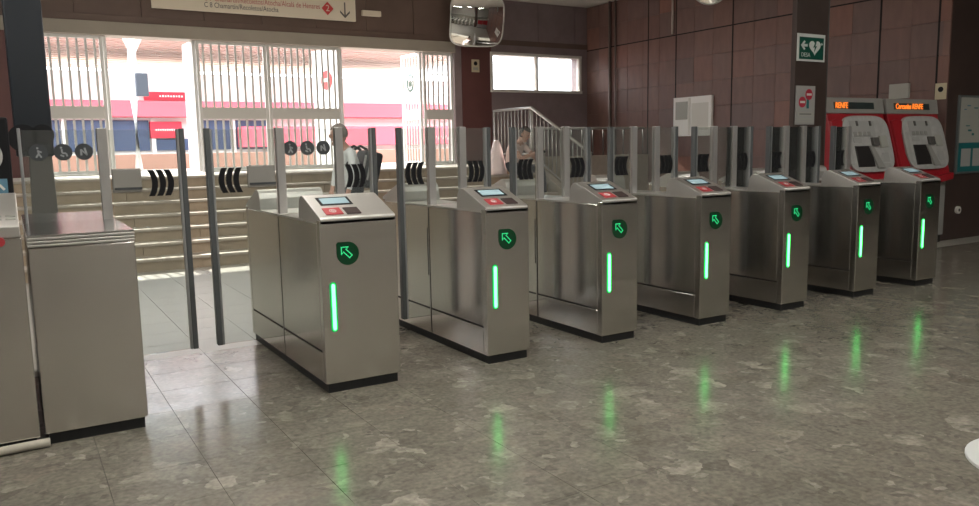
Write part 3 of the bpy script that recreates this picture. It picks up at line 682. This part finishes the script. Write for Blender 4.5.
# ---- ticket machines
def make_machine(x, led, label):
    Wm = 1.12; r = empty('ticket_machine', (x, 1.64, 0)); tag(r, label, 'ticket machine', 'red ticket machines')
    B('plinth', 'plinth', r, .05, Wm-.03, .06, .42, 0, .10)
    B('lower_body', 'machine_grey', r, .0, Wm, .04, .44, .10, .86, bev=.012)
    prof = [(.0, .86), (.0, .95), (.20, 1.69), (.44, 1.69), (.44, .86)]
    bm = bmesh.new(); prism(bm, prof, 'X', 0, Wm); mesh('red_casing', bm, 'machine_red', r, bev=.012)
    bm = bmesh.new(); prism(bm, [(.19, 1.692), (.22, 1.88), (.44, 1.88), (.44, 1.692)], 'X', -.006, Wm+.006); hd = mesh('header', bm, 'machine_grey', r, bev=.01)
    lean = lambda q: (q[0], .20*(q[2]-.95)/.74+q[1], q[2])
    hl = lambda q: (q[0], .19+.03*(q[2]-1.692)/.188+q[1], q[2])
    bm = bmesh.new(); prism(bm, [(.14, 1.745), (.92, 1.745), (.92, 1.825), (.14, 1.825)], 'Y', -.004, .004, fn=hl); ld = mesh('led_strip', bm, 'led_back', hd)
    t = text('led_text', led, .098, 'amber', ld, (.17 if len(led) > 6 else .16, .196, 1.783), sx=.86, depth=.002, bold=.002)
    # oval control panel
    bm = bmesh.new(); c = (.66, 1.325); pts = []
    for k in range(44):
        a = 2*PI*k/44; p = 4.4; ca, sa = math.cos(a), math.sin(a)
        pts.append((c[0]+math.copysign(abs(ca)**(2/p), ca)*.455, c[1]+math.copysign(abs(sa)**(2/p), sa)*.34))
    prism(bm, pts, 'Y', -.035, .01, fn=lean); pn = mesh('control_panel', bm, 'machine_panel', r, bev=.006)
    def P(name, m, x0, x1, z0, z1, y0=-.05, y1=-.03, par=pn, rad=0, pts=None):
        bm = bmesh.new(); prism(bm, pts or [(x0, z0), (x1, z0), (x1, z1), (x0, z1)], 'Y', y0, y1, fn=lean); return mesh(name, bm, m, par, bev=.004, seg=1)
    P('screen', 'machine_dark', .36, .68, 1.05, 1.30, -.045); P('upper_plate', 'sign_board', .34, .82, 1.41, 1.60, -.040); P('side_plate', 'sign_board', .235, .30, 1.08, 1.46, -.040)
    P('coin_block', 'machine_edge', .70, .82, 1.30, 1.40, -.07); P('card_reader', 'paper_grey', .86, 1.0, 1.28, 1.42, -.06)
    P('label', 'sign_board', .87, 1.0, 1.10, 1.21, -.042); P('label', 'sign_board', .87, 1.0, 1.02, 1.085, -.042)
    P('slanted_chute', 'machine_grey', 0, 0, 0, 0, -.06, -.03, pts=[(.62, 1.30), (.70, 1.30), (.86, 1.03), (.72, 1.03)])
    for k in range(4): P('button', 'machine_grey', .38+.09*k, .44+.09*k, 1.42, 1.47, -.05)
    for k in range(2): P('clip', 'machine_edge', .46+.26*k, .49+.26*k, 1.54, 1.60, -.055)
    P('instruction_print', 'sign_board', .36, .52, 1.34, 1.40, -.042)
    # swooping red lip below
    bm = bmesh.new(); up = [(.03+1.06*k/14, .93-.045*math.sin(PI*k/14)) for k in range(15)]; lo = [(p[0], p[1]-.085) for p in up]
    prism(bm, up+lo[::-1], 'Y', -.075, .02); mesh('red_lip', bm, 'machine_red', r, bev=.008)
    # red bulge left of the panel
    bm = bmesh.new(); prism(bm, [(.02, 1.0), (.02, 1.60), (.14, 1.625), (.24, 1.60), (.18, 1.45), (.17, 1.2), (.24, 1.0)], 'Y', -.03, .01, fn=lean); mesh('red_bulge', bm, 'machine_red', r, bev=.008)
    return r
make_machine(7.05, 'RENFE', 'left red and grey ticket machine beside the flat dark column')
make_machine(8.25, 'Cercanías RENFE', 'right red and grey ticket machine next to the poster wall')
# ---- small things on the walls behind the machines
p_ = B('junction_box', 'paper_grey', None, XR-.05, XR, 2.25, 2.53, 1.93, 2.13, bev=.006); tag(p_, 'plain grey-pink box on the tiled wall above right machine', 'box')
q_ = empty('small_notice', (XR-.012, 1.90, 1.885)); q_.rotation_euler.z = -PI/2; tag(q_, 'tiny cream notice at the end of the tiled wall above right machine', 'notice'); B('sheet', 'notice', q_, 0, .15, -.004, .006, 0, .21); bm = bmesh.new(); disc(bm, (.075, .13), .035, -.008, -.003); mesh('symbol', bm, 'black', q_)
po = empty('poster_board', (9.665, 1.72, .89)); tag(po, 'framed timetable board with teal lower half at right edge', 'notice board')
B('frame', 'frame_grey', po, 0, .95, 0, .03, 0, 1.05, bev=.006)
B('map_sheet', 'paper_grey', po, .035, .915, -.003, .005, .42, 1.02); B('teal_field', 'teal', po, .035, .915, -.003, .005, .03, .42)
for k in range(3): B('teal_sheet', 'sign_board', po, .10+.29*k, .33+.29*k, -.006, -.002, .10, .34)
rnd = random.Random(3)
for k in range(16): x, z = rnd.uniform(.07, .8), rnd.uniform(.50, .97); B('map_print', rnd.choice(['poster_blue', 'frame_grey', 'sign_board', 'teal']), po, x, x+rnd.uniform(.04, .10), -.005, -.002, z, z+rnd.uniform(.012, .03))
so_ = empty('wall_socket', (9.80, 1.745, .40)); tag(so_, 'small white wall socket low under the timetable board', 'socket')
bm = bmesh.new(); disc(bm, (0, .0), .05, -.03, .005, 20); mesh('cover', bm, 'paper', so_); bm = bmesh.new(); disc(bm, (0, 0), .02, -.034, -.029, 12); mesh('hole', bm, 'machine_edge', so_)

# ---- pale round base at the right edge of the floor
ro = empty('round_base', (2.40, -2.71, 0)); tag(ro, 'pale round base plate cut by the right picture edge', 'base')
bm = bmesh.new(); prism(bm, [(.34*math.cos(2*PI*k/48), .34*math.sin(2*PI*k/48)) for k in range(48)], 'Z', .0, .014); mesh('plate', bm, 'disc_white', ro, bev=.004)
bm = bmesh.new(); tube(bm, [(0.06, 0, .012), (0.06, 0, .95)], .03, 14); mesh('pole', bm, 'disc_white', ro, True)
bm = bmesh.new(); tube(bm, [(0.06, 0, .948), (0.06, 0, 1.0)], .045, 14); mesh('cap', bm, 'disc_white', ro, True)

# ================================================================== OUTSIDE
kb = B('kerb', 'salmon', None, -12, 30, 13.4, 14.0, 1.04, 1.36, bev=.02); tag(kb, 'low salmon stone wall outside beyond the exit', 'low wall')
def lettering(name, par, x0, x1, z, hh):
    # too far to read: a row of small raised strokes
    bm = bmesh.new(); n = 9
    for k in range(n):
        a = x0+(x1-x0)*k/n; box(bm, a, a+(x1-x0)/n*.62, -.006, .001, z-hh*(.5 if k % 3 else .42), z+hh*(.5 if k % 2 else .38))
    return mesh(name, bm, 'white_far', par)
sh = empty('shop_front', (0, 18.0, 1.04)); tag(sh, 'far red and pink shop front with blue windows outside', 'building')
B('wall', 'white_far', sh, -6, 11.8, .2, 3, 0, 2.4)
B('fascia', 'red_far', sh, 1.9, 3.05, .0, .2, 1.69, 1.90); lettering('lettering', sh, 2.25, 2.85, 1.795, .05)
B('awning', 'pink_far', sh, -4, 11.8, -.3, .2, 1.25, 1.66, bev=.02); B('awning', 'pink_far', sh, 4.2, 11.8, -.35, .1, .45, 1.0, bev=.02)
B('panel', 'red_far', sh, 1.98, 2.75, .0, .2, .72, 1.14); lettering('lettering', sh, 2.10, 2.60, .93, .05)
for k in range(8): B('window', 'blue_far', sh, -3+1.02*k, -2.12+1.02*k, .1, .2, .40, 1.18 if k not in (5,) else .70, bev=.01)
for k in range(9): B('mullion', 'white_far', sh, -3.1+1.02*k, -3.0+1.02*k, .05, .2, 0, 1.2)
lp = empty('lamp_post', (.86, 12, 1.04)); tag(lp, 'white post with a blue-grey box outside the left doorway', 'post')
bm = bmesh.new(); tube(bm, [(0, 0, 0), (0, 0, 1.4), (.02, 0, 2.2), (.06, 0, 2.7)], [.075, .07, .07, .04], 12); mesh('shaft', bm, 'white_far', lp, True)
bm = bmesh.new()
for a in (-.5, -.2, .2, .45): tube(bm, [(.03, 0, 2.15), (.05+a*.3, 0, 2.45), (.06+a, 0, 2.9)], [.04, .03, .015], 8)
mesh('branches', bm, 'white_far', lp, True)
B('box', 'grey_box', lp, .03, .24, -.20, -.06, 1.38, 1.80, bev=.015)
cp = empty('canopy', (0, 15.0, 4.05)); tag(cp, 'pale reddish slatted canopy over the street outside', 'canopy')
B('deck', 'canopy', cp, -14, 11.3, 0, 9, .12, .20)
for k in range(18): B('slat', 'canopy', cp, -14, 11.3, .1+.5*k, .36+.5*k, 0, .12)
bm = bmesh.new(); box(bm, -14, 11.3, 8.6, 8.9, -.75, -.52); mesh('beam', bm, 'white_far', cp)

# ================================================================== PEOPLE
def person(name, joints, edges, root, matfn, label, sub=2):
    """skin-modifier figure: joints {n: (x,y,z,r)}"""
    names = list(joints); idx = {n: i for i, n in enumerate(names)}
    me = bpy.data.meshes.new(name); me.from_pydata([joints[n][:3] for n in names], [(idx[a], idx[b]) for a, b in edges], [])
    o = bpy.data.objects.new(name, me); COL.objects.link(o)
    md = o.modifiers.new('skin', 'SKIN'); md.use_smooth_shade = True
    for i, n in enumerate(names):
        sv = me.skin_vertices[0].data[i]; rad = joints[n][3]; sv.radius = rad if isinstance(rad, tuple) else (rad, rad); sv.use_root = (n == root)
    ss = o.modifiers.new('sub', 'SUBSURF'); ss.levels = sub; ss.render_levels = sub
    ev = o.evaluated_get(bpy.context.evaluated_depsgraph_get()); m2 = bpy.data.meshes.new_from_object(ev)
    bpy.data.objects.remove(o)
    o = bpy.data.objects.new(name, m2); COL.objects.link(o); m2.materials.clear()
    mats = []
    segs = [(Vector(joints[a][:3]), Vector(joints[b][:3]), a, b) for a, b in edges]
    for p in m2.polygons:
        c = p.center; best = None
        for A, B_, a, b in segs:
            d = B_-A; t = max(0, min(1, (c-A).dot(d)/max(d.length_squared, 1e-9))); q = (c-(A+d*t)).length
            if best is None or q < best[0]: best = (q, a, b, t)
        mn = matfn(best[1], best[2], best[3], c)
        if mn not in mats: mats.append(mn); m2.materials.append(MATS[mn])
        p.material_index = mats.index(mn); p.use_smooth = True
    tag(o, label, 'person'); return o
def add_hand(J, E, side, wrist, d, n):
    """five short finger chains; d = direction of the hand, n = sideways spread direction"""
    w_ = Vector(J[wrist][:3]); d = Vector(d).normalized(); n = Vector(n).normalized(); dn = d.cross(n)
    pm = w_+d*.07; J[side+'palm'] = (*pm, .028); E.append((wrist, side+'palm'))
    for k, (off, ln) in enumerate(((-.030, .065), (-.010, .078), (.010, .074), (.029, .058))):
        a = pm+n*off+d*.035; b = a+d*ln*.55+dn*.010; c = b+d*ln*.4+dn*.025
        for q, pt, rad in (('a', a, .010), ('b', b, .0095), ('c', c, .008)): J['%sf%d%s' % (side, k, q)] = (*pt, rad)
        E += [(side+'palm', '%sf%da' % (side, k)), ('%sf%da' % (side, k), '%sf%db' % (side, k)), ('%sf%db' % (side, k), '%sf%dc' % (side, k))]
    a = w_+d*.035-n*.035; b = a+d*.035-n*.02+dn*.02
    J[side+'t1'] = (*a, .012); J[side+'t2'] = (*b, .010); E += [(wrist, side+'t1'), (side+'t1', side+'t2')]
def head_parts(body, c, fwd, hair_m, hs=1.0, back_hair=.0):
    """face and hair as children of the body; c head centre, fwd unit facing"""
    f = Vector(fwd).normalized(); s = f.cross(Vector((0, 0, 1))).normalized(); u = s.cross(f)
    M = Matrix((( s.x, f.x, u.x), (s.y, f.y, u.y), (s.z, f.z, u.z)))
    def blob(name, m, ctr, rad, cut=None, seg=20):
        bm = bmesh.new(); bmesh.ops.create_uvsphere(bm, u_segments=seg, v_segments=seg//2+2, radius=1)
        for v in bm.verts: v.co = Vector((v.co.x*rad[0], v.co.y*rad[1], v.co.z*rad[2]))
        if cut: bmesh.ops.delete(bm, geom=[v for v in bm.verts if cut(v.co)], context='VERTS')
        for v in bm.verts: v.co = Vector(c)+M @ (v.co*hs+Vector(ctr)*hs)
        o = mesh(name, bm, m, body, True); return o
    blob('face', 'skin', (0, .0, 0), (.075, .095, .115))
    blob('nose', 'skin', (0, .098, -.005), (.012, .018, .024), seg=10)
    blob('chin', 'skin', (0, .055, -.095), (.04, .04, .03), seg=12)
    for k in (-1, 1):
        blob('eye', 'dark_hair', (.030*k, .084, .012), (.011, .010, .007), seg=10); blob('ear', 'skin', (.077*k, -.005, -.005), (.012, .022, .032), seg=10)
    blob('mouth', 'red_reader', (0, .088, -.052), (.022, .010, .006), seg=10)
    blob('hair', hair_m, (0, -.012, .018), (.088, .104, .115), cut=lambda v: (v.y > .03 and v.z < .055) or (v.z < -.06-back_hair))
# -- standing person with a backpack (behind the nearest gate)
px, py = 2.30, 5.25
J = {'hip': (px+.17, py, .90, .135), 'waist': (px+.15, py, 1.02, .125), 'chest': (px+.11, py, 1.22, .145), 'neckb': (px+.06, py, 1.375, .085), 'neck': (px+.02, py, 1.44, .052), 'head': (px-.01, py, 1.52, .07),
     'shR': (px+.08, py-.17, 1.345, .066), 'elR': (px+.07, py-.24, 1.08, .046), 'wrR': (px+.00, py-.23, .86, .030),
     'shL': (px+.08, py+.17, 1.345, .066), 'elL': (px+.02, py+.24, 1.08, .046), 'wrL': (px-.04, py+.22, .88, .030),
     'tR': (px+.16, py-.09, .82, .098), 'kR': (px+.05, py-.10, .48, .066), 'aR': (px+.16, py-.10, .09, .042), 'fR': (px-.02, py-.11, .045, .036),
     'tL': (px+.18, py+.09, .82, .098), 'kL': (px+.19, py+.10, .48, .066), 'aL': (px+.42, py+.10, .10, .042), 'fL': (px+.26, py+.11, .045, .036)}
Ed = [('hip', 'waist'), ('waist', 'chest'), ('chest', 'neckb'), ('neckb', 'neck'), ('neck', 'head'), ('chest', 'shR'), ('shR', 'elR'), ('elR', 'wrR'), ('chest', 'shL'), ('shL', 'elL'), ('elL', 'wrL'), ('hip', 'tR'), ('tR', 'kR'), ('kR', 'aR'), ('aR', 'fR'), ('hip', 'tL'), ('tL', 'kL'), ('kL', 'aL'), ('aL', 'fL')]
add_hand(J, Ed, 'R', 'wrR', (-.35, 0, -.93), (.3, -.9, 0)); add_hand(J, Ed, 'L', 'wrL', (-.4, 0, -.9), (0, 1, 0))
def m1(a, b, t, c):
    if b in ('neck', 'head') or a == 'neck': return 'skin'
    if b[0] in 'RL' and len(b) > 2 and b[1:3] != 'k': return 'skin'
    if a.startswith('el') and t > .85: return 'skin'
    if b in ('fR', 'fL'): return 'shoe'
    if a in ('tR', 'tL', 'kR', 'kL') or b in ('tR', 'tL'): return 'dark_trousers'
    return 'white_shirt'
p1 = person('person', J, Ed, 'hip', m1, 'person in a white shirt walking to the steps behind the nearest gate')
head_parts(p1, (px-.015, py, 1.555), (-1, .35, -.12), 'grey_hair', 1.06)
bk = empty('backpack', (px+.315, py, .98)); bk.rotation_euler.y = math.radians(14); tag(bk, 'black backpack with pale stripes on the standing person', 'backpack')
bm = bmesh.new(); bmesh.ops.create_cube(bm, size=1)
for v in bm.verts: v.co = Vector((v.co.x*.24, v.co.y*.34, v.co.z*.46+.14))
mesh('pack', bm, 'bag_black', bk, True, bev=.05, seg=4)
for k in (-1, 1):
    bm = bmesh.new(); tube(bm, [(-.09, .10*k, .37), (-.19, .11*k, .40), (-.30, .12*k, .30), (-.33, .125*k, .12), (-.22, .125*k, -.02), (-.09, .12*k, -.01)], .018, 8); mesh('strap', bm, 'bag_black', bk, True)
for k in range(2): B('stripe', 'sign_board', bk, -.13+.075*k, -.105+.075*k, -.172, -.158, 0, .30)
# -- seated person reading a phone on the steps
qx, qy = 6.08, 7.12
J = {'hip': (qx-.02, qy+.10, 1.01, .135), 'waist': (qx, qy+.07, 1.13, .125), 'chest': (qx+.04, qy-.01, 1.30, .135), 'neckb': (qx+.06, qy-.07, 1.42, .08), 'neck': (qx+.08, qy-.10, 1.47, .048), 'head': (qx+.11, qy-.15, 1.54, .068),
     'shR': (qx-.10, qy-.10, 1.385, .062), 'elR': (qx-.06, qy-.32, 1.17, .043), 'wrR': (qx+.14, qy-.42, 1.26, .028),
     'shL': (qx+.20, qy+.00, 1.385, .062), 'elL': (qx+.33, qy-.16, 1.17, .043), 'wrL': (qx+.25, qy-.38, 1.26, .028),
     'tR': (qx-.07, qy-.02, .99, .100), 'kR': (qx+.03, qy-.42, 1.00, .068), 'aR': (qx+.02, qy-.46, .54, .042), 'fR': (qx+.06, qy-.60, .49, .034),
     'tL': (qx+.12, qy+.04, .99, .100), 'kL': (qx+.33, qy-.34, 1.00, .068), 'aL': (qx+.34, qy-.42, .54, .042), 'fL': (qx+.40, qy-.56, .49, .034)}
Ed = [('hip', 'waist'), ('waist', 'chest'), ('chest', 'neckb'), ('neckb', 'neck'), ('neck', 'head'), ('chest', 'shR'), ('shR', 'elR'), ('elR', 'wrR'), ('chest', 'shL'), ('shL', 'elL'), ('elL', 'wrL'), ('hip', 'tR'), ('tR', 'kR'), ('kR', 'aR'), ('aR', 'fR'), ('hip', 'tL'), ('tL', 'kL'), ('kL', 'aL'), ('aL', 'fL')]
add_hand(J, Ed, 'R', 'wrR', (.4, -.5, .3), (-.4, -.4, .8)); add_hand(J, Ed, 'L', 'wrL', (-.3, -.5, .3), (.4, -.3, .8))
def m2f(a, b, t, c):
    if b in ('neck', 'head') or a == 'neck': return 'skin'
    if b[0] in 'RL' and len(b) > 2: return 'skin'
    if a.startswith('el') or (b.startswith('el') and t > .55): return 'skin'
    if b in ('fR', 'fL'): return 'shoe'
    if a in ('tR', 'tL', 'kR', 'kL') or b in ('tR', 'tL') or (a == 'hip' and t < .4): return 'dark_trousers'
    return 'pale_top'
p2 = person('person', J, Ed, 'hip', m2f, 'person sitting on the steps reading a phone beside the railing')
head_parts(p2, (qx+.115, qy-.17, 1.575), (.45, -.80, -.55), 'dark_hair', .98, .04)
ph = B('phone', 'black', None, -.04, .04, -.006, .006, -.075, .075, bev=.004); ph.location = (qx+.215, qy-.52, 1.325); ph.rotation_euler = (math.radians(-35), 0, math.radians(20)); tag(ph, 'black phone in the hands of the seated person', 'phone')
# pale jacket lying over the step beside them
bm = bmesh.new(); n = 9; ring = []
prof = [(.0, .17, .13), (.12, .16, .13), (.28, .13, .11), (.42, .10, .08), (.54, .06, .05), (.58, .03, .03)]
for (z, a, b) in prof: ring.append([bm.verts.new((a*math.cos(2*PI*k/16)*(1+.10*math.sin(3*k+z*9)), b*math.sin(2*PI*k/16)*(1+.12*math.cos(2*k)), z)) for k in range(16)])
for i in range(len(ring)-1):
    for k in range(16): bm.faces.new((ring[i][k], ring[i][(k+1) % 16], ring[i+1][(k+1) % 16], ring[i+1][k]))
bm.faces.new(ring[0][::-1]); bm.faces.new(ring[-1])
o = mesh('jacket', bm, 'pale_pink', None, True); o.location = (5.86, 7.31, .905); tag(o, 'pale pink jacket heaped on the step beside the seated person', 'jacket')
